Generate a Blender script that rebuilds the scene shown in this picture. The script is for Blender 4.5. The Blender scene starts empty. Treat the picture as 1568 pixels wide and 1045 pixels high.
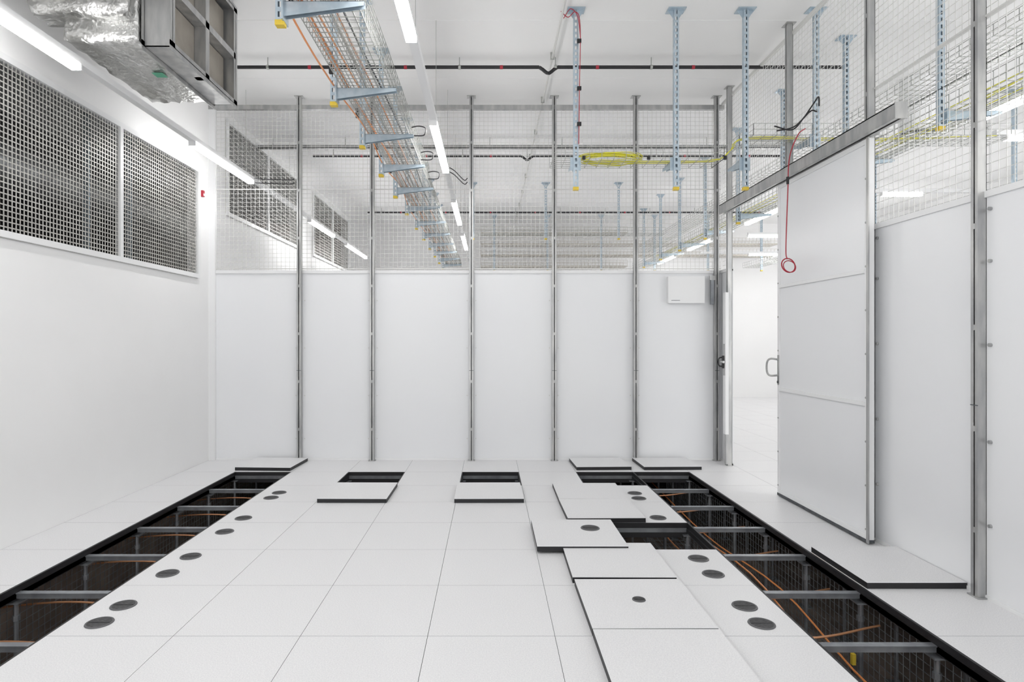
import bpy, bmesh, math, random
from mathutils import Vector, Matrix
random.seed(4)
sc = bpy.context.scene
sc.view_settings.view_transform = 'Standard'
sc.view_settings.look = 'None'

# ------------------------------------------------------------------ materials
def mat(name, col, rough=0.5, metal=0.0, noise=None, nscale=20, bump=0, bscale=30, spec=0.5, stretch=None):
    m = bpy.data.materials.new(name); m.use_nodes = True
    nt = m.node_tree; b = nt.nodes['Principled BSDF']
    b.inputs['Base Color'].default_value = (*col, 1)
    b.inputs['Roughness'].default_value = rough
    b.inputs['Metallic'].default_value = metal
    b.inputs['Specular IOR Level'].default_value = spec
    tc = nt.nodes.new('ShaderNodeTexCoord')
    src = tc.outputs['Object']
    if stretch:
        mp = nt.nodes.new('ShaderNodeMapping'); mp.inputs['Scale'].default_value = stretch
        nt.links.new(src, mp.inputs['Vector']); src = mp.outputs['Vector']
    if noise is not None:
        n = nt.nodes.new('ShaderNodeTexNoise'); n.inputs['Scale'].default_value = nscale
        n.inputs['Detail'].default_value = 4
        nt.links.new(src, n.inputs['Vector'])
        r = nt.nodes.new('ShaderNodeValToRGB')
        r.color_ramp.elements[0].position = 0.35; r.color_ramp.elements[1].position = 0.65
        r.color_ramp.elements[0].color = (*noise, 1); r.color_ramp.elements[1].color = (*col, 1)
        nt.links.new(n.outputs['Fac'], r.inputs['Fac'])
        nt.links.new(r.outputs['Color'], b.inputs['Base Color'])
    if bump:
        n2 = nt.nodes.new('ShaderNodeTexNoise'); n2.inputs['Scale'].default_value = bscale
        nt.links.new(src, n2.inputs['Vector'])
        bp = nt.nodes.new('ShaderNodeBump'); bp.inputs['Strength'].default_value = bump
        bp.inputs['Distance'].default_value = 0.02
        nt.links.new(n2.outputs['Fac'], bp.inputs['Height'])
        nt.links.new(bp.outputs['Normal'], b.inputs['Normal'])
    return m

M_wall = mat('white_paint', (.90,.90,.90), .7, noise=(.885,.885,.885), nscale=1.5)
M_ceil = mat('ceiling_paint', (.90,.90,.895), .8, noise=(.88,.88,.875), nscale=1.0)
M_panel = mat('white_panel', (.85,.86,.875), .24, noise=(.84,.85,.87), nscale=1.2, spec=.45)
M_pframe = mat('white_powder_coat', (.84,.845,.85), .35)
M_tile = mat('tile_laminate', (.86,.86,.865), .42, noise=(.75,.75,.765), nscale=170, spec=.35)
M_tside = mat('tile_side', (.35,.35,.36), .6)
M_black = mat('black_edge', (.012,.012,.014), .5)
M_galv = mat('galvanised_steel', (.54,.54,.53), .36, .65, noise=(.38,.385,.39), nscale=14, stretch=(1,1,.25))
M_sub = mat('substructure_steel', (.33,.35,.37), .4, .6, noise=(.22,.23,.25), nscale=9)
M_galvd = mat('dark_steel', (.12,.13,.14), .5, .6, noise=(.08,.085,.09), nscale=20)
M_wire = mat('zinc_wire', (.42,.43,.41), .42, .5)
M_wirew = mat('mesh_wire', (.70,.70,.68), .45, .2)
M_grille = mat('grille_wire', (.60,.59,.56), .45, .4, noise=(.48,.47,.45), nscale=6)
M_blue = mat('blue_zinc_strut', (.40,.49,.56), .36, .5, noise=(.50,.58,.64), nscale=18)
M_yellow = mat('yellow_cap', (.72,.52,.05), .5)
M_yel = mat('yellow_fibre', (.80,.76,.07), .4)
M_red = mat('red_cable', (.40,.02,.04), .4)
M_orange = mat('orange_cable', (.80,.30,.10), .4)
M_copper = mat('copper_pipe', (.75,.38,.20), .35, .6)
M_foil = mat('foil_insulation', (.72,.72,.71), .30, .85, noise=(.58,.58,.57), nscale=9, bump=.7, bscale=22)
M_brown = mat('damper_blade', (.40,.37,.32), .5, .2, noise=(.32,.29,.25), nscale=5)
M_concrete = mat('raw_concrete', (.34,.28,.24), .9, noise=(.20,.16,.14), nscale=3)
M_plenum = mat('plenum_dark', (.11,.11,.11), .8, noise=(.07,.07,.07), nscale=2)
M_plduct = mat('plenum_duct_metal', (.42,.43,.44), .45, .7, noise=(.30,.31,.32), nscale=4, bump=.2, bscale=8)
M_brush = mat('grommet_brush', (.13,.13,.135), .7, noise=(.035,.035,.035), nscale=60, stretch=(1,8,1), bump=.5, bscale=80)
M_grom = mat('grommet_ring', (.11,.11,.115), .45)
M_green = mat('green_label', (.1,.4,.25), .5)
def emis(name, s):
    m = bpy.data.materials.new(name); m.use_nodes = True
    b = m.node_tree.nodes['Principled BSDF']
    b.inputs['Base Color'].default_value=(.9,.9,.9,1)
    b.inputs['Emission Color'].default_value=(1,.99,.98,1)
    b.inputs['Emission Strength'].default_value=s
    return m
M_light = emis('led_diffuser', 29.5)

# ------------------------------------------------------------------ mesh builder
class MB:
    def __init__(s): s.v=[]; s.f=[]; s.m=[]; s.mats=[]
    def mi(s, m):
        if m not in s.mats: s.mats.append(m)
        return s.mats.index(m)
    def add(s, vs, fs, m):
        o=len(s.v); s.v+= [tuple(v) for v in vs]
        for k,f in enumerate(fs):
            s.f.append(tuple(o+i for i in f)); s.m.append(s.mi(m[k] if isinstance(m,list) else m))
    def box(s,x0,x1,y0,y1,z0,z1,m,top=None):
        vs=[(x0,y0,z0),(x1,y0,z0),(x1,y1,z0),(x0,y1,z0),(x0,y0,z1),(x1,y0,z1),(x1,y1,z1),(x0,y1,z1)]
        fs=[(0,3,2,1),(4,5,6,7),(0,1,5,4),(1,2,6,5),(2,3,7,6),(3,0,4,7)]
        s.add(vs,fs,[m, top or m, m,m,m,m])
    def tube(s,p,q,r,m,n=8,cap=True):
        p=Vector(p);q=Vector(q);d=(q-p)
        if d.length<1e-6: return
        d.normalize()
        a=Vector((0,0,1)) if abs(d.z)<.9 else Vector((1,0,0))
        u=d.cross(a).normalized(); w=d.cross(u)
        off=math.pi/4 if n==4 else 0
        vs=[]
        for c in (p,q):
            for i in range(n):
                t=2*math.pi*i/n+off
                vs.append(c+(u*math.cos(t)+w*math.sin(t))*r)
        fs=[(i,(i+1)%n,n+(i+1)%n,n+i) for i in range(n)]
        if cap: fs+= [tuple(range(n-1,-1,-1)), tuple(range(n,2*n))]
        s.add(vs,fs,m)
    def poly(s,pts,r,m,n=6):
        for a,b in zip(pts[:-1],pts[1:]): s.tube(a,b,r,m,n)
    def cable(s,pts,r,m,n=6,seg=8):
        P=[Vector(p) for p in pts]; P=[P[0]*2-P[1]]+P+[P[-1]*2-P[-2]]
        out=[]
        for i in range(1,len(P)-2):
            for k in range(seg):
                t=k/seg; p0,p1,p2,p3=P[i-1:i+3]
                out.append(.5*((2*p1)+(p2-p0)*t+(2*p0-5*p1+4*p2-p3)*t*t+(3*p1-p0-3*p2+p3)*t**3))
        out.append(P[-2]); s.poly(out,r,m,n)
    def build(s,name,parent=None,smooth=False,bevel=0):
        me=bpy.data.meshes.new(name); me.from_pydata(s.v,[],s.f)
        for m in s.mats: me.materials.append(m)
        for p,i in zip(me.polygons,s.m): p.material_index=i; p.use_smooth=smooth
        me.update()
        o=bpy.data.objects.new(name,me); sc.collection.objects.link(o)
        if parent: o.parent=parent
        if bevel:
            b=o.modifiers.new('bevel','BEVEL'); b.width=bevel; b.segments=2; b.limit_method='ANGLE'
        return o
def empty(name):
    e=bpy.data.objects.new(name,None); sc.collection.objects.link(e); return e

# ------------------------------------------------------------------ dimensions
XL=-3.25; XR=2.68; YB=7.12; YF=14.9; ZC=4.2; XE=9.0; YN=-2.5
GX=-0.293; GY=2.905; T=0.6

# ------------------------------------------------------------------ shell
w=MB(); th=.12
def wl(y0,y1,z0,z1): w.box(XL-th,XL,y0,y1,z0,z1,M_wall)
wl(YN,1.0,0,ZC); wl(1.0,6.86,0,2.08); wl(1.0,6.86,3.30,ZC)
wl(6.86,7.57,0,ZC); wl(7.57,10.4,0,2.93); wl(7.57,10.4,4.12,ZC); wl(10.4,11.28,0,ZC)
wl(11.28,14.1,0,2.93); wl(11.28,14.1,4.12,ZC); wl(14.1,YF,0,ZC)
w.build('wall_left')
w=MB(); w.box(XL-th,XE+th,YF,YF+th,-.9,ZC,M_wall); w.build('wall_far')
w=MB(); w.box(XE,XE+th,2.0,YF,-.9,ZC,M_wall); w.build('wall_right')
w=MB(); w.box(XL-th-3,XE+th,YN-th,YF+th,ZC,ZC+.15,M_ceil)
for k in range(12):      # slab joint cover strips
    y=.6+k*1.2
    w.box(XL,XE,y,y+.012,ZC-.002,ZC,M_wall)
w.build('ceiling')
w=MB()
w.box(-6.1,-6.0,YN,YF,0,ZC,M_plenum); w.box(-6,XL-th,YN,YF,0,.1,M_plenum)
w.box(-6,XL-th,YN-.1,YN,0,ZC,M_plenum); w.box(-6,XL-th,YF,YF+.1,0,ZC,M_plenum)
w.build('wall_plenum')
w=MB(); w.box(XL-th,XE+th,YN,YF,-1.0,-.9,M_concrete)
w.build('slab_floor')
w=MB(); w.box(XL-th,XL,YN,YF,-.9,0,M_concrete); w.build('wall_underfloor')

# ------------------------------------------------------------------ raised floor
def open_cell(i,j):
    if i==-4 and -2<=j<=5: return True
    if i==3 and -2<=j<=5: return True
    if i==-2 and j==5: return True
    if i==0 and j==5: return True
    if i==2 and j==5: return True
    if i==2 and j==2: return True
    return False
f=MB(); g=.0011
for i in range(-5,16):
    for j in range(-10,21):
        x0=GX+i*T; y0=GY+j*T; x1=x0+T; y1=y0+T
        if open_cell(i,j): continue
        x0=max(x0,XL); x1=min(x1,XE); y0=max(y0,YN); y1=min(y1,YF)
        if x1-x0<.02 or y1-y0<.02: continue
        f.box(x0+g,x1-g,y0+g,y1-g,-.036,0,M_tside,M_tile)
f.build('floor')
s=MB()
for i in range(-5,6):
    x=GX+i*T
    if x<XL: continue
    s.box(x-.012,x+.012,YN,7.7,-.070,-.038,M_black)
    for j in range(-8,9):
        y=GY+j*T
        if y<YN: continue
        s.tube((x,y,-.9),(x,y,-.09),.013,M_sub,8)
        s.box(x-.05,x+.05,y-.05,y+.05,-.9,-.892,M_sub)
        s.box(x-.04,x+.04,y-.04,y+.04,-.095,-.086,M_sub)
        s.tube((x,y,-.2),(x,y,-.17),.020,M_sub,6)
for j in range(-8,9):
    y=GY+j*T
    s.box(XL+.02,2.75,y-.014,y+.014,-.070,-.040,M_sub)
    s.box(XL+.02,2.75,y-.020,y+.020,-.044,-.038,M_sub)
s.build('raised_floor_substructure')
s=MB(); zg=-.075
for (xa,xb,y0,y1) in [(-2.693,-2.093,1.7,6.505),(1.507,2.107,1.7,6.505)]:
    s.box(xa-.002,xa+.012,y0,y1,zg,-.001,M_black); s.box(xb-.012,xb+.002,y0,y1,zg,-.001,M_black)
    s.box(xa,xb,y1-.008,y1+.002,-.11,-.001,M_black)
for (xa,xb) in [(-1.493,-.893),(-.293,.307),(.907,1.507)]:
    s.box(xa,xb,6.497,6.507,-.11,-.001,M_black); s.box(xa-.002,xa+.008,5.905,6.5,zg,-.001,M_black)
    if xb<1: s.box(xb-.008,xb+.002,5.905,6.5,zg,-.001,M_black)
s.box(.905,.917,4.105,4.705,-.11,-.001,M_black); s.box(.907,1.507,4.695,4.707,-.11,-.001,M_black)
s.build('floor_edge_gasket')

# ------------------------------------------------------------------ wire mesh helpers
def mesh_panel(name, axis, c, a0,a1,z0,z1,pa,pz,r,m,parent=None):
    b=MB()
    def pt(a,z,o=0): return (a,c+o,z) if axis=='x' else (c+o,a,z)
    n=int(round((a1-a0)/pa))
    for k in range(n+1):
        a=a0+(a1-a0)*k/n; b.tube(pt(a,z0),pt(a,z1),r,m,4,False)
    n=int(round((z1-z0)/pz))
    for k in range(n+1):
        z=z0+(z1-z0)*k/n; b.tube(pt(a0,z,r*1.5),pt(a1,z,r*1.5),r,m,4,False)
    return b.build(name,parent)
def basket(b, f, L, W, H, r=.0026, m=M_wire, pl=.1, pw=.05):
    nw=int(W/pw)
    for k in range(nw+1): b.tube(f(0,W*k/nw,0),f(L,W*k/nw,0),r,m,4,False)
    for h in (H*.5,H):
        for ww in (0,W): b.tube(f(0,ww,h),f(L,ww,h),r,m,4,False)
    n=int(L/pl)
    for k in range(n+1):
        l=L*k/n
        b.tube(f(l,0,H),f(l,0,0),r,m,4,False); b.tube(f(l,0,0),f(l,W,0),r,m,4,False); b.tube(f(l,W,0),f(l,W,H),r,m,4,False)

# ------------------------------------------------------------------ cage walls
p=MB()
p.box(XL+.07,XR+.02,YB+.03,YB+.05,0,2.18,M_panel)
p.box(XL+.07,XR+.02,YB+.015,YB+.055,2.165,2.20,M_pframe)
p.box(XL+.07,XR+.02,YB+.02,YB+.05,0,.02,M_pframe)
p.build('wall_back')
t=MB(); t.box(XL,XL+.07,YB,YB+.06,0,ZC,M_pframe); t.box(XL+.07,XL+.078,YB-.004,YB+.05,0,ZC,M_pframe); t.build('trim_1')
BP=[-2.195,-1.355,-.212,.742,1.68,2.612]
RP=[6.84,5.476,4.31,3.35,2.2,1.05]
mp=empty('mesh_partition_back')
mesh_panel('wire_grid','x',YB+.03,XL+.08,XR,2.2,4.08,.05,.05,.0024,M_wirew,mp)
q=MB()
for z in (3.14,4.07,2.22): q.box(XL+.08,XR,YB+.02,YB+.032,z-.005,z+.005,M_wirew)
q.build('stiffeners',mp)
q=MB(); q.box(XL,XR+.03,YB-.005,YB+.045,4.06,4.11,M_galv); q.build('top_rail',mp)

def post(x,y,face,z0=0.0):
    b=MB(); hw=.024; d=.045
    def bx(a0,a1,c0,c1,z0_,z1_,m):
        if face=='y-': b.box(x+a0,x+a1,y+c0,y+c1,z0_,z1_,m)
        else: b.box(x+c0,x+c1,y+a0,y+a1,z0_,z1_,m)
    zt=ZC-.001
    bx(-hw,-hw+.003,-d,0,z0,zt,M_galv); bx(hw-.003,hw,-d,0,z0,zt,M_galv)
    bx(-hw,-.005,-d-.003,-d,z0,zt,M_galv); bx(.005,hw,-d-.003,-d,z0,zt,M_galv)
    bx(-hw,hw,-.003,0,z0,zt,M_galvd)
    bx(-.05,.05,-d-.02,.02,zt-.006,zt,M_galv)
    if z0<.1: bx(-.04,.04,-d-.012,.0,.001,.008,M_galv)
    z=z0+.35
    while z<4.1:
        bx(-.006,.006,-d-.004,-.003,z,z+.03,M_galv)
        z+=.55
    if z0<.1:    # splice sleeve joint
        bx(-hw-.002,hw+.002,-d-.0045,-d-.003,1.04,1.045,M_galvd)
    return b
for x in BP[:5]:
    b=post(x,YB+.01,'y-')
    for z in (.25,.75,1.3,1.85):
        for sx in (-.05,.05): b.tube((x+sx,YB+.03,z),(x+sx,YB+.022,z),.007,M_wirew,8)
    b.build('steel_post')
post(BP[5],YB+.01,'y-').build('steel_post')
for k,y in enumerate(RP):
    z0=2.9 if k==1 else 0
    b=post(XR-.0,y,'x-',z0)
    if k>=2:
        for z in (.4,.85,1.37,1.82,2.1):
            for sy in (-.055,.055):
                b.tube((XR+.002,y+sy,z),(XR-.014,y+sy,z),.010,M_galv,8)
    b.build('steel_post')
p=MB()
for (a,b_) in [(-2.4,4.31),(6.84,YB+.05)]:
    p.box(XR,XR+.02,a,b_,0,2.18,M_panel)
    p.box(XR-.012,XR+.025,a,b_,2.165,2.2,M_pframe); p.box(XR-.008,XR+.02,a,b_,0,.02,M_pframe)
p.build('wall_cage_side')
mp=empty('mesh_partition_side')
mesh_panel('wire_grid_upper','y',XR+.012,-2.4,YB,2.9,4.15,.05,.05,.002,M_wirew,mp)
mesh_panel('wire_grid_near','y',XR+.012,-2.4,4.31,2.2,2.9,.05,.05,.002,M_wirew,mp)
mesh_panel('wire_grid_corner','y',XR+.012,6.84,YB,2.2,2.9,.05,.05,.002,M_wirew,mp)
q=MB(); q.box(XR-.02,XR+.03,4.31,6.84,2.86,2.93,M_pframe); q.box(XR-.005,XR+.02,-2.4,YB,4.1,4.13,M_wirew)
q.box(XR-.01,XR+.02,-2.4,4.31,3.14,3.15,M_wirew)
q.build('head_frame',mp)

# ------------------------------------------------------------------ sliding door
d=empty('sliding_door')
b=MB(); x0,x1=2.575,2.62; y0,y1=4.20,5.52; z0,z1=.03,2.775
fw=.035
b.box(x0,x1,y0,y0+fw,z0,z1,M_pframe); b.box(x0,x1,y1-fw,y1,z0,z1,M_pframe)
b.box(x0,x1,y0+fw,y1-fw,z1-fw,z1,M_pframe); b.box(x0,x1,y0+fw,y1-fw,z0,z0+fw,M_pframe)
for z in (.955,1.87): b.box(x0-.004,x1,y0+fw,y1-fw,z-.014,z+.014,M_pframe)
b.build('frame',d,bevel=.002)
b=MB(); b.box(x0+.012,x1-.008,y0+fw,y1-fw,z0+fw,z1-fw,M_panel); b.build('infill_panels',d)
b=MB(); b.box(x0-.002,x1+.002,y0,y1,.008,.03,M_galvd)
b.box(x0-.008,x0-.001,y0-.02,y0+.006,.01,2.775,M_galv)
b.build('bottom_guide',d)
b=MB()
for z in [.1+.3*k for k in range(9)]:
    b.tube((x0-.006,y1-.018,z),(x0,y1-.018,z),.007,M_galv,8); b.tube((x0-.006,y0+.018,z),(x0,y0+.018,z),.007,M_galv,8)
b.build('rivets',d)
b=MB(); b.cable([(x0,5.50,1.22),(x0-.055,5.54,1.225),(x0-.075,5.56,1.19),(x0-.075,5.56,1.11),(x0-.055,5.54,1.075),(x0,5.50,1.08)],.009,M_galv,8)
b.box(x0-.004,x0,5.485,5.515,1.0,1.26,M_galv); b.tube((x0-.01,5.50,1.02),(x0,5.50,1.02),.012,M_galvd,10)
b.build('pull_handle',d,smooth=True)
b=MB(); 
b.box(2.53,2.60,3.85,6.80,2.872,2.88,M_galv); b.box(2.53,2.534,3.85,6.80,2.785,2.88,M_galv); b.box(2.596,2.60,3.85,6.80,2.785,2.88,M_galv)
b.box(2.53,2.555,3.85,6.80,2.782,2.786,M_galv); b.box(2.575,2.60,3.85,6.80,2.782,2.786,M_galv)
for y in (4.22,5.0,5.56,6.3,6.72): b.box(2.60,2.655,y-.025,y+.025,2.80,2.88,M_galv)
for y in (4.45,5.25): 
    b.box(2.56,2.57,y-.05,y+.05,2.79,2.86,M_galvd)
b.box(2.525,2.605,3.84,3.85,2.78,2.885,M_galv)
b.build('sliding_door_track')
b=MB(); b.box(2.60,2.635,6.80,6.87,.35,1.92,M_pframe); b.box(2.595,2.60,6.815,6.855,1.0,1.35,M_galv)
b.box(2.575,2.595,6.825,6.845,1.08,1.22,M_black); b.tube((2.58,6.80,1.15),(2.58,6.87,1.15),.014,M_galv,10)
b.cable([(2.575,6.835,1.2),(2.54,6.83,1.19),(2.53,6.83,1.15),(2.54,6.83,1.11),(2.575,6.835,1.10)],.007,M_black,8)
b.box(2.61,2.635,6.81,6.86,.02,.35,M_galv)
b.build('door_jamb_lock')
b=MB(); b.box(2.05,2.46,YB-.05,YB+.03,1.82,2.12,M_pframe); b.box(2.045,2.465,YB-.056,YB-.05,1.815,2.125,M_pframe)
b.box(2.08,2.18,YB-.058,YB-.056,1.845,1.85,M_galvd)
b.build('junction_box',bevel=.004)
b=MB(); b.box(2.535,2.57,YB-.055,YB-.02,1.80,2.12,M_sub); b.box(2.52,2.585,YB-.06,YB-.04,2.08,2.13,M_galv); b.build('corner_bracket')

# ------------------------------------------------------------------ loose tiles
def ring(b,x,y,z,r):
    n=32
    vs=[];fs=[];mm=[]
    prof=[(r,0),(r*.97,.004),(r*.86,.005),(r*.84,.003)]
    for (rr,zz) in prof:
        for i in range(n):
            t=2*math.pi*i/n; vs.append((x+rr*math.cos(t),y+rr*math.sin(t),z+zz))
    for k in range(3):
        for i in range(n):
            fs.append((k*n+i,k*n+(i+1)%n,(k+1)*n+(i+1)%n,(k+1)*n+i)); mm.append(M_grom)
    fs.append(tuple(3*n+i for i in range(n))); mm.append(M_brush)
    b.add(vs,fs,mm)
    b.box(x-r*.8,x+r*.8,y-.002,y+.002,z+.003,z+.0045,M_black)
def tile(cx,cy,z,rot,w=.595,dp=.595,tilt=0,grom=None):
    b=MB(); b.box(-w/2,w/2,-dp/2,dp/2,0,.033,M_black); b.box(-w/2,w/2,-dp/2,dp/2,.033,.036,M_pframe,M_tile)
    if grom: 
        gx,gy,gr=grom
        ring(b,gx,gy,.036,gr)
    o=b.build('raised_floor_tile'); o.location=(cx,cy,z); o.rotation_euler=(math.radians(tilt),0,math.radians(rot))
    return o
tile(-1.178,5.57,.001,-.5)
tile(-.008,5.57,.001,.4)
tile(-2.405,6.83,.001,-3,w=.60,dp=.54)
tile(1.215,6.845,.001,2,w=.59,dp=.5)
tile(1.955,6.85,.001,1.5,w=.62,dp=.5)
tile(.890,5.560,.001,-.3,dp=.575)
tile(.890,4.985,.001,.6,dp=.565)
tile(.607,4.32,.014,0,grom=(.11,.085,.068),tilt=0)
tile(.775,3.83,.001,-.5)
tile(.780,3.205,.001,.3,grom=(.0,.02,.035))
tile(.782,2.60,.001,0)
tile(2.395,3.755,.001,0,w=.560,dp=.60)
for (x,y) in [(1.317,5.60),(1.31,5.42),(1.318,4.83),(1.33,3.93),(1.33,3.67),(1.335,3.23),(1.336,3.03),
              (-1.92,5.62),(-1.93,5.44),(-1.926,4.82),(-1.927,4.48),(-1.926,3.97),(-1.923,3.68),(-1.925,3.24),(-1.925,3.04)]:
    b=MB(); ring(b,0,0,0,.065); o=b.build('cable_grommet'); o.location=(x,y,.0005)

# ------------------------------------------------------------------ underfloor services
b=MB()
for (xa,z) in [(-2.30,-.25),(-2.5,-.4),(1.75,-.22),(1.95,-.32),(1.66,-.4)]:
    b.cable([(xa,-2,z),(xa+.03,1.5,z+.02),(xa-.03,3,z-.04),(xa+.03,4.2,z+.02),(xa-.02,5.5,z-.03),(xa,7.5,z)],.006,M_orange,6,5)
for y in (2.6,3.2,3.7,4.4,5.0,5.6,6.2):
    b.cable([(-3.2,y,-.24),(-2.6,y+.1,-.22),(-2.0,y+.05,-.25)],.006,M_copper)
    b.cable([(1.2,y+.15,-.17),(1.7,y+.1,-.20),(2.15,y+.2,-.18)],.006,M_copper)
b.build('underfloor_copper_pipes')
b=MB()
for k in range(9):
    xx=.95+.05*k
    b.cable([(xx,2.2,-.7),(xx+.02,3.4,-.68),(xx,4.0,-.5-.01*k),(xx+.02,4.4,-.42),(xx,5.0,-.7),(xx,6.4,-.72)],.012,M_sub if k%2 else M_black)
for k in range(10):
    a=k*.02
    b.cable([(1.15,4.2+a,-.3),(1.2,4.3+a,-.22),(1.35,4.32+a,-.2),(1.45,4.25+a,-.3)],.006,M_wirew)
b.build('underfloor_cable_bundle')
b=MB()
basket(b,lambda l,w_,h:(1.55+w_,-2+l,-.62+h),9.2,.4,.1,.003,M_sub)
b.build('underfloor_cable_tray')
mesh_panel('underfloor_mesh_right','y',2.18,-2.4,7.6,-.88,-.12,.05,.05,.002,M_sub)
mesh_panel('underfloor_mesh_left','y',-2.78,-2.4,7.6,-.88,-.12,.05,.05,.002,M_sub)
b=MB(); b.tube((2.04,2.55,-.9),(2.04,2.55,-.30),.03,M_galv,16); b.tube((2.04,2.55,-.30),(2.04,2.55,-.26),.06,M_wirew,20); b.tube((2.04,2.55,-.26),(2.04,2.55,-.24),.03,M_red,12)
b.build('underfloor_valve',smooth=False)
b=MB(); b.box(2.0,2.02,3.40,3.42,-.40,-.34,M_yellow); b.box(2.003,2.015,3.403,3.416,-.9,-.40,M_galvd); b.build('underfloor_yellow_sensor')

# ------------------------------------------------------------------ left wall grilles
def wall_grille(y0,y1,z0,z1,divs,pitch,bar):
    e=empty('wall_grille'); b=MB(); fwid=.045
    xo=XL-.015; xi=XL+.03
    b.box(xo,xi,y0,y1,z0-.0,z0+fwid,M_pframe); b.box(xo,xi,y0,y1,z1-fwid,z1,M_pframe)
    for y in [y0,y1-fwid]+[v-fwid/2 for v in divs]: b.box(xo,xi,y,y+fwid,z0+fwid,z1-fwid,M_pframe)
    b.build('frame',e)
    b=MB()
    n=int((y1-y0)/pitch)
    for k in range(n+1):
        y=y0+(y1-y0)*k/n; b.box(XL+.006,XL+.010,y-bar/2,y+bar/2,z0+.02,z1-.02,M_grille)
    n=int((z1-z0)/pitch)
    for k in range(n+1):
        z=z0+(z1-z0)*k/n; b.box(XL+.004,XL+.0085,y0+.02,y1-.02,z-bar/2,z+bar/2,M_grille)
    b.build('grid',e)
wall_grille(1.0,6.86,2.08,3.30,[5.40,3.94,2.48],.036,.008)
wall_grille(7.57,10.4,2.93,4.12,[9.0],.05,.008)
wall_grille(11.28,14.1,2.93,4.12,[12.7],.05,.008)

# ------------------------------------------------------------------ struts, trays
def strut(x,y,zb,zt=ZC,arm=None,name='ceiling_support_strut',w_=.042,az=None,plate=True):
    b=MB(); h=w_/2; dpt=.03
    b.box(x-h,x-h+.012,y-.002,y,zb,zt,M_blue); b.box(x+h-.012,x+h,y-.002,y,zb,zt,M_blue)
    z=zb
    while z<zt-.03:
        b.box(x-h+.012,x+h-.012,y-.002,y,z,z+.022,M_blue); z+=.05
    b.box(x-h,x-h+.002,y,y+dpt,zb,zt,M_blue); b.box(x+h-.002,x+h,y,y+dpt,zb,zt,M_blue)
    b.box(x-h,x-h+.010,y+dpt,y+dpt+.002,zb,zt,M_blue); b.box(x+h-.010,x+h,y+dpt,y+dpt+.002,zb,zt,M_blue)
    if plate:
        b.box(x-.075,x+.075,y-.04,y+.07,zt-.008,zt-.001,M_blue)
        for s_ in (-1,1):
            b.add([(x+s_*h,y+.01,zt-.008),(x+s_*.07,y+.01,zt-.008),(x+s_*h,y+.01,zt-.08),
                   (x+s_*h,y+.014,zt-.008),(x+s_*.07,y+.014,zt-.008),(x+s_*h,y+.014,zt-.08)],
                  [(0,1,2),(3,5,4),(0,3,4,1),(1,4,5,2),(2,5,3,0)],M_blue)
    b.box(x-h-.002,x+h+.002,y-.005,y+dpt+.005,zb-.018,zb+.008,M_yellow)
    if arm:
        ax,ay,L=arm
        za=az if az else zb+.08
        for off in (-.018,.016):
            if ax:
                X0=x+ax*h; X1=x+ax*(h+L)
                A=[(X0,y+.014+off,za),(X1,y+.014+off,za),(X1,y+.014+off,za-.022),(X0,y+.014+off,za-.075)]
                B=[(p_[0],p_[1]+.002,p_[2]) for p_ in A]
            else:
                Y0=y+(ay>0)*dpt; Y1=Y0+ay*L
                A=[(x+off,Y0,za),(x+off,Y1,za),(x+off,Y1,za-.022),(x+off,Y0,za-.075)]
                B=[(p_[0]+.002,p_[1],p_[2]) for p_ in A]
            b.add(A+B,[(0,1,2,3),(7,6,5,4),(0,4,5,1),(1,5,6,2),(2,6,7,3),(3,7,4,0)],M_blue)
        if ax: b.box(min(X0,X1),max(X0,X1),y-.004,y+.032,za-.002,za,M_blue); b.box(X0-.004,X0+.004,y-.03,y+.06,za-.1,za+.01,M_blue)
        else: b.box(x-.018,x+.018,min(Y0,Y1),max(Y0,Y1),za-.002,za,M_blue); b.box(x-.045,x+.045,Y0-.004,Y0+.004,za-.1,za+.01,M_blue)
    return b.build(name)
for y in (2.15,3.08,4.14,5.07,5.95,6.85,7.8,8.8,9.8,10.8,11.8,12.8,13.8):
    strut(-1.05,y,2.99,arm=(1,0,.40),az=3.09)
e=empty('wire_basket_tray'); b=MB()
basket(b,lambda l,w_,h:(-1.0+w_,.5+l,3.105+h),14.0,.33,.11,.0028,M_wire,.055,.04)
basket(b,lambda l,w_,h:(-.92+w_,.5+l,3.24+h),6.3,.25,.07,.0026,M_wire,.1,.05)
b.build('basket',e)
b=MB()
for k in range(5):
    xx=-.95+.05*k
    b.cable([(xx,.5,3.12)]+[(xx+random.uniform(-.02,.02),.5+1.4*i,3.12+random.uniform(0,.01)) for i in range(1,10)]+[(xx,14.3,3.12)],.006,[M_orange,M_copper,M_wire,M_orange,M_galvd][k],5,3)
b.cable([(-1.03,.5,3.2)]+[(-1.03+random.uniform(-.02,.02),.5+.93*i,3.15+random.uniform(-.06,.06)) for i in range(1,14)]+[(-1.03,14.3,3.2)],.006,M_orange,5,5)
b.cable([(-.97,.5,3.17)]+[(-.99+random.uniform(-.02,.02),.5+.93*i,3.16+random.uniform(-.03,.06)) for i in range(1,14)]+[(-1.0,14.3,3.2)],.0045,M_orange,5,5)
for k in range(8):
    b.box(-1.045,-1.02,1.6+k*.8,1.62+k*.8,3.13,3.20,M_black)
b.build('cables',e)
b=MB()
for y in (5.2,5.9,6.6,):
    b.cable([(-.66,y,3.19),(-.60,y,3.20),(-.545,y,3.185),(-.545,y,3.14),(-.57,y,3.12),(-.66,y,3.12)],.005,M_black)
b.build('cable_loops')
for x,zb in ((.73,2.685),(1.58,2.685),(2.17,2.685),(2.77,2.95)):
    strut(x,5.22,zb,arm=(0,1,.33),az=2.94 if x<2.3 else 3.14)
e=empty('wire_basket_tray'); b=MB()
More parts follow.
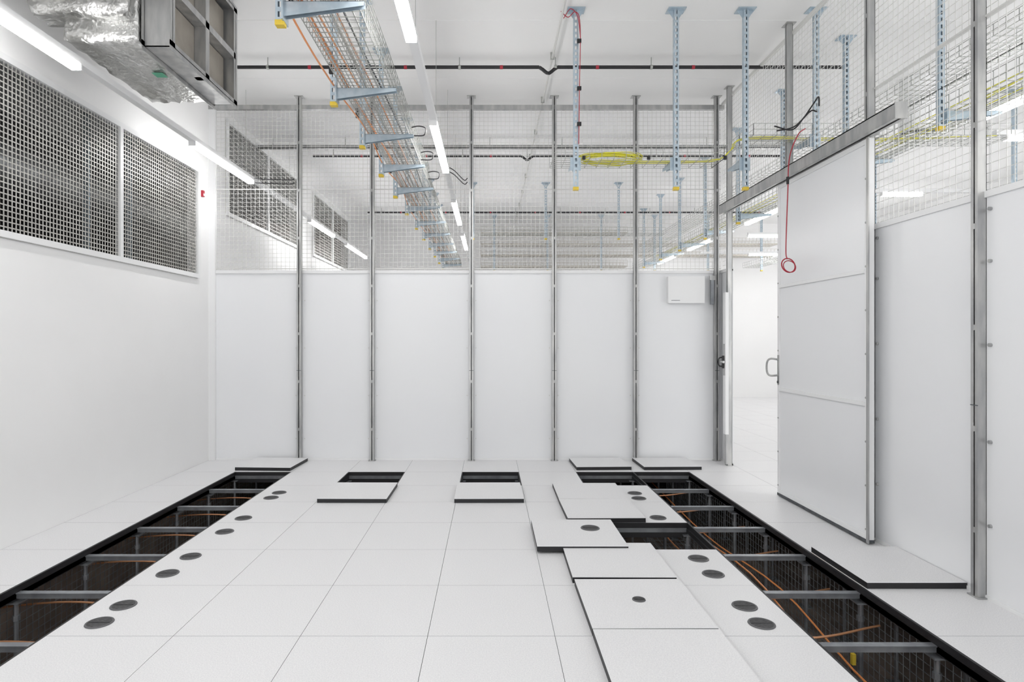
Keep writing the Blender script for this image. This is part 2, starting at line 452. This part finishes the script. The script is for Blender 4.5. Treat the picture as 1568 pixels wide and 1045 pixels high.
basket(b,lambda l,w_,h:(.54+l,5.26+w_,2.945+h),1.46,.30,.10,.0026)
def fup(l,w_,h): 
    t=l/.33; return (2.0+.25*t-.0,5.26+w_,2.945+.20*t+h)
basket(b,fup,.33,.30,.10,.0026)
basket(b,lambda l,w_,h:(2.25+l,5.26+w_,3.145+h),2.2,.30,.10,.0026)
b.build('basket',e)
b=MB()
for k in range(3):
    o_=.03*k
    b.cable([(.95,5.35+o_,2.96),(1.4,5.36+o_,2.95),(1.95,5.34+o_,2.96),(2.1,5.34+o_,3.05),(2.27,5.36+o_,3.16),(3.3,5.4+o_,3.16),(4.4,5.35,3.17)],.0035,M_yel)
for k in range(12):
    rx=.20+.08*random.random(); ry=.11+.05*random.random(); z=2.965+.0035*k
    pts=[(1.06+rx*math.cos(a),5.41+ry*math.sin(a),z+.006*math.sin(3*a+k)) for a in [i*math.pi/12 for i in range(25)]]
    b.poly(pts,.0035,M_yel,5)
b.build('yellow_fibre_coil',e)
b=MB(); 
for x in (.8,1.35,2.0): b.tube((x,5.24,2.93),(x,5.24,2.96),.014,M_black,10)
b.build('cable_glands',e)
for y in (3.2,4.5,5.7,6.92,8.18,9.44,10.7,11.9,13.2):
    strut(3.3,y,2.95,arm=(1,0,.42),az=3.07)
for y in (6.92,9.44,11.9):
    strut(5.9,y,2.95,arm=(1,0,.42),az=3.07)
e=empty('wire_basket_tray'); b=MB()
basket(b,lambda l,w_,h:(3.35+w_,1.0+l,3.08+h),13.5,.36,.11,.0028,M_wire,.1,.06)
basket(b,lambda l,w_,h:(3.35+w_,1.0+l,3.42+h),13.5,.36,.08,.0028,M_wire,.1,.06)
b.build('basket',e)
b=MB()
for k in range(4):
    b.cable([(3.4+.06*k,1,3.1)]+[(3.4+.06*k+random.uniform(-.03,.03),1+1.3*i,3.1+random.uniform(0,.03)) for i in range(1,10)],.004,M_yel,5,5)
b.build('cables',e)
e=empty('wire_basket_tray'); b=MB()
basket(b,lambda l,w_,h:(5.95+w_,4.0+l,3.08+h),10.5,.36,.11,.0028,M_wire,.12,.06); b.build('basket',e)
# stacked cross trays at the far end of the hall
M_farw=mat('far_tray_wire',(.50,.47,.42),.5,.3)
e=empty('wire_basket_tray'); b=MB()
for (yy,zz,x0_,x1_) in [(13.9,3.05,-.2,3.1),(13.9,3.30,-.2,6.5),(13.9,3.55,-.2,6.5),(13.9,3.8,-.2,3.1)]:
    basket(b,lambda l,w_,h:(x0_+l,yy+w_,zz+h),x1_-x0_,.45,.14,.0035,M_farw,.08,.06)
    b.box(x0_,x1_,yy-.01,yy-.006,zz-.014,zz+.014,M_farw)
b.build('basket',e)
for x in (.1,1.3,2.5,3.7,4.9,6.1): strut(x,13.83,2.95)
for x in (-.3,1.0,2.3): strut(x,11.0,3.2)
e=empty('wire_basket_tray'); b=MB()
basket(b,lambda l,w_,h:(-.35+l,11.05+w_,3.3+h),3.5,.3,.11,.003,M_wire,.12,.06); b.build('basket',e)

# ------------------------------------------------------------------ pipes on ceiling
def pipe(y,xa,xb,bend=None,r=.017):
    b=MB(); z=4.10
    if bend is not None:
        b.tube((xa,y,z),(bend-.09,y,z),r,M_black,10); b.tube((bend+.09,y,z),(xb,y,z),r,M_black,10)
        b.cable([(bend-.09,y,z),(bend-.06,y,z-.02),(bend,y,z-.06),(bend+.06,y,z-.02),(bend+.09,y,z)],r,M_black,10)
    else: b.tube((xa,y,z),(xb,y,z),r,M_black,10)
    x=xa+.3
    while x<xb:
        b.tube((x,y,z),(x,y,ZC-.003),.005,M_wire,6); b.tube((x-.012,y,z),(x+.012,y,z),r+.005,M_wire,10)
        b.tube((x+.4,y,z),(x+.43,y,z),r+.002,M_red,10); x+=.95
    b.build('sprinkler_pipe')
pipe(6.11,-2.5,3.5,.58); pipe(9.07,-2.6,4.4,.55); pipe(13.1,-2.6,6.0)
b=MB(); b.tube((.61,-2.4,4.145),(.61,14.5,4.145),.011,M_wirew,10)
y=.5
while y<14: b.box(.59,.63,y,y+.015,4.13,ZC-.003,M_wire); y+=1.1
b.build('ceiling_conduit')
b=MB(); b.box(-3.2,4.2,8.5,8.56,4.04,4.05,M_galv); b.box(-3.2,4.2,8.5,8.504,4.04,4.085,M_galv); b.box(-3.2,4.2,8.556,8.56,4.04,4.085,M_galv)
for k in range(8): b.tube((-3+k,8.53,4.05),(-3+k,8.53,ZC-.003),.005,M_wire,6)
b.build('ceiling_channel_rail')

# ------------------------------------------------------------------ linear lights
def lightrow(name,axis,c,segs,a0,a1,z=3.2):
    b=MB()
    def bx(a,bb,w0,w1,z0_,z1_,m):
        if axis=='y': b.box(c+w0,c+w1,a,bb,z0_,z1_,m)
        else: b.box(a,bb,c+w0,c+w1,z0_,z1_,m)
    bx(a0,a1,-.028,.028,z+.02,z+.065,M_pframe)
    for (s0,s1) in segs:
        bx(s0,s1,-.031,.031,z-.02,z+.02,M_light); bx(s0-.01,s0,-.032,.032,z-.022,z+.022,M_pframe); bx(s1,s1+.01,-.032,.032,z-.022,z+.022,M_pframe)
    a=a0+.2
    while a<a1:
        p_=(c,a) if axis=='y' else (a,c)
        if not (c<-2 and 0<a<5.5): b.tube((*p_,z+.06),(*p_,ZC-.003),.002,M_wire,5)
        a+=1.5
    b.build(name)
lightrow('linear_ceiling_light','y',-2.73,[(-2.0,-.5),(2.55,4.07),(5.66,7.05),(9.34,10.75),(11.7,13.6)],-2.3,14.6)
lightrow('linear_ceiling_light','y',-.47,[(-2.0,-.5),(2.2,3.69),(5.12,6.59),(8.02,9.6),(10.6,12.3)],-2.3,14.6)
lightrow('linear_ceiling_light','y',4.0,[(-1.5,0),(2.0,3.5),(4.3,5.0),(8.2,9.6),(11.1,12.4),(13.3,14.6)],-2.3,14.7)
for y,sg in ((5.5,(4.6,5.3)),(7.65,(4.86,5.35)),(10.75,(4.5,5.6)),(13.1,(5.5,6.7))):
    lightrow('linear_ceiling_light','x',y,[sg,(6.9,8.2)],4.5,8.6)

# ------------------------------------------------------------------ air duct & damper
def foilbox(name,x0,x1,y0,y1,z0,z1,parent,cut=14,j=.008):
    bm=bmesh.new(); bmesh.ops.create_cube(bm,size=1)
    for v in bm.verts: v.co=Vector(((x0+x1)/2+v.co.x*(x1-x0),(y0+y1)/2+v.co.y*(y1-y0),(z0+z1)/2+v.co.z*(z1-z0)))
    bmesh.ops.subdivide_edges(bm,edges=bm.edges[:],cuts=cut,use_grid_fill=True)
    for v in bm.verts: v.co+=Vector((random.uniform(-j,j),random.uniform(-j,j),random.uniform(-j,j)))
    me=bpy.data.meshes.new(name); bm.to_mesh(me); bm.free(); me.materials.append(M_foil)
    o=bpy.data.objects.new(name,me); sc.collection.objects.link(o); o.parent=parent
    for p_ in me.polygons: p_.use_smooth=True
    return o
D=empty('insulated_air_duct')
foilbox('duct_body',-2.80,-2.32,4.05,5.12,3.37,4.12,D)
foilbox('duct_branch',-3.2,-2.64,1.5,4.0,3.62,4.14,D,18)
foilbox('duct_elbow',-2.95,-2.33,3.95,4.15,3.50,4.10,D,8,.015)
b=MB(); b.box(-2.48,-2.40,4.52,4.60,3.355,3.357,M_green); b.build('label',D)
e=empty('fire_damper'); b=MB()
x0,x1,y0,y1,z0,z1=-2.30,-2.11,4.10,5.12,3.35,4.15
b.box(x0,x1,y0,y1,z0,z0+.006,M_galv); b.box(x0,x1,y0,y1,z1-.006,z1,M_galv)
b.box(x0,x1,y0,y0+.006,z0,z1,M_galv); b.box(x0,x1,y1-.006,y1,z0,z1,M_galv); b.box(x0,x0+.006,y0,y1,z0,z1,M_galvd)
for xx in (x0,x1-.004):
    b.box(xx,xx+.004,y0-.03,y1+.03,z0-.03,z0+.035,M_galv); b.box(xx,xx+.004,y0-.03,y1+.03,z1-.035,z1+.02,M_galv)
    b.box(xx,xx+.004,y0-.03,y0+.035,z0,z1,M_galv); b.box(xx,xx+.004,y1-.035,y1+.03,z0,z1,M_galv)
ym=(y0+y1)/2; zm=(z0+z1)/2
b.box(x1-.09,x1,ym-.03,ym+.03,z0,z1,M_galv); b.box(x1-.09,x1,y0,y1,zm-.025,zm+.025,M_galv)
b.build('housing',e)
b=MB()
for (ya,yb) in ((y0+.04,ym-.035),(ym+.035,y1-.04)):
    for (za,zb) in ((z0+.04,zm-.03),(zm+.03,z1-.04)):
        b.box(x1-.11,x1-.085,ya,yb,za,zb,M_brown)
        b.box(x1-.085,x1-.07,ya,yb,za,za+.02,M_galv); b.box(x1-.085,x1-.06,ya+.03,ya+.05,za,zb,M_galvd)
b.build('blades',e)
b=MB(); b.box(-2.6,-2.32,3.2,3.9,3.75,4.12,M_galv); b.box(-2.62,-2.3,3.86,3.9,3.73,4.14,M_galv); b.build('sheet_metal_duct')

b=MB(); b.tube((-4.5,-2,3.0),(-4.5,14.5,3.0),.22,M_plduct,20)
y=-1.5
while y<14: b.tube((-4.5,y,3.0),(-4.5,y+.03,3.0),.235,M_galv,20); y+=1.0
b.build('plenum_duct',smooth=True)
for y in (5.95,6.65,8.2): strut(-3.9,y,2.2)
b=MB(); b.box(XL,XL+.025,6.935,6.975,3.01,3.08,M_red); b.box(XL,XL+.03,6.942,6.968,3.02,3.045,M_pframe); b.build('fire_alarm_sounder')
b=MB()
b.tube((4.6,6.64,3.60),(4.6,6.64,ZC-.003),.17,M_pframe,28)
for k in range(5): b.tube((4.6,6.64,3.585-.003*k),(4.6,6.64,3.605),.21-.04*k,M_galvd if k%2==0 else M_pframe,28)
b.build('ceiling_air_diffuser')
b=MB()
b.cable([(2.66,5.2,3.18),(2.56,5.12,3.10),(2.47,5.08,2.9),(2.455,5.08,2.6),(2.44,5.08,2.15),(2.45,5.08,2.06)],.0045,M_red)
b.poly([(2.46+.055*math.cos(a),5.08+.02*math.sin(a),2.01+.06*math.sin(a)) for a in [i*math.pi/10 for i in range(21)]],.005,M_red,6)
b.poly([(2.465+.05*math.cos(a),5.07+.02*math.sin(a),2.0+.05*math.sin(a)) for a in [i*math.pi/10 for i in range(21)]],.004,M_red,6)
b.tube((2.455,5.08,2.68),(2.455,5.08,2.74),.011,M_black,8)
b.build('red_cable')
b=MB()
b.cable([(.60,5.2,4.17),(.66,5.2,4.12),(.72,5.19,4.16),(.76,5.19,4.05),(.755,5.19,3.5),(.75,5.2,3.05)],.0035,M_red)
b.cable([(.62,5.18,4.1),(.68,5.18,4.18),(.74,5.17,4.1),(.765,5.19,3.9)],.0035,M_red)
for z in (3.9,3.5,3.2): b.box(.735,.77,5.18,5.20,z,z+.03,M_black)
b.build('red_cable')
b=MB()
b.cable([(2.4,5.2,3.2),(2.55,5.2,3.17),(2.62,5.15,3.25),(2.65,5.05,3.33),(2.655,4.98,3.36),(2.65,4.96,3.28)],.006,M_black)
b.cable([(2.42,5.2,3.16),(2.56,5.18,3.19),(2.64,5.08,3.28),(2.65,5.0,3.25)],.006,M_black)
for (xa,xb,ya) in ((-.43,-.255,6.62),(-2.69,-2.24,7.05)):
    for z in (3.2,3.245):
        b.cable([(xa,ya,z),(xa+.05,min(ya+.1,7.05),z-.01),(xb-.04,7.055,z-.02),(xb,7.05,z)],.005,M_black)
b.build('black_flex_cables')

# ------------------------------------------------------------------ world + camera
wd=bpy.data.worlds.new('World'); sc.world=wd; wd.use_nodes=True
wd.node_tree.nodes['Background'].inputs[0].default_value=(1,1,1,1)
wd.node_tree.nodes['Background'].inputs[1].default_value=1.8
cam=bpy.data.cameras.new('camera'); co=bpy.data.objects.new('camera',cam); sc.collection.objects.link(co)
co.location=(0,0,1.4); co.rotation_euler=(math.radians(90),0,0)
cam.sensor_width=36; cam.lens=36*944/1568; cam.shift_x=34/1568; cam.shift_y=-2.5/1568
cam.clip_start=.05
sc.camera=co
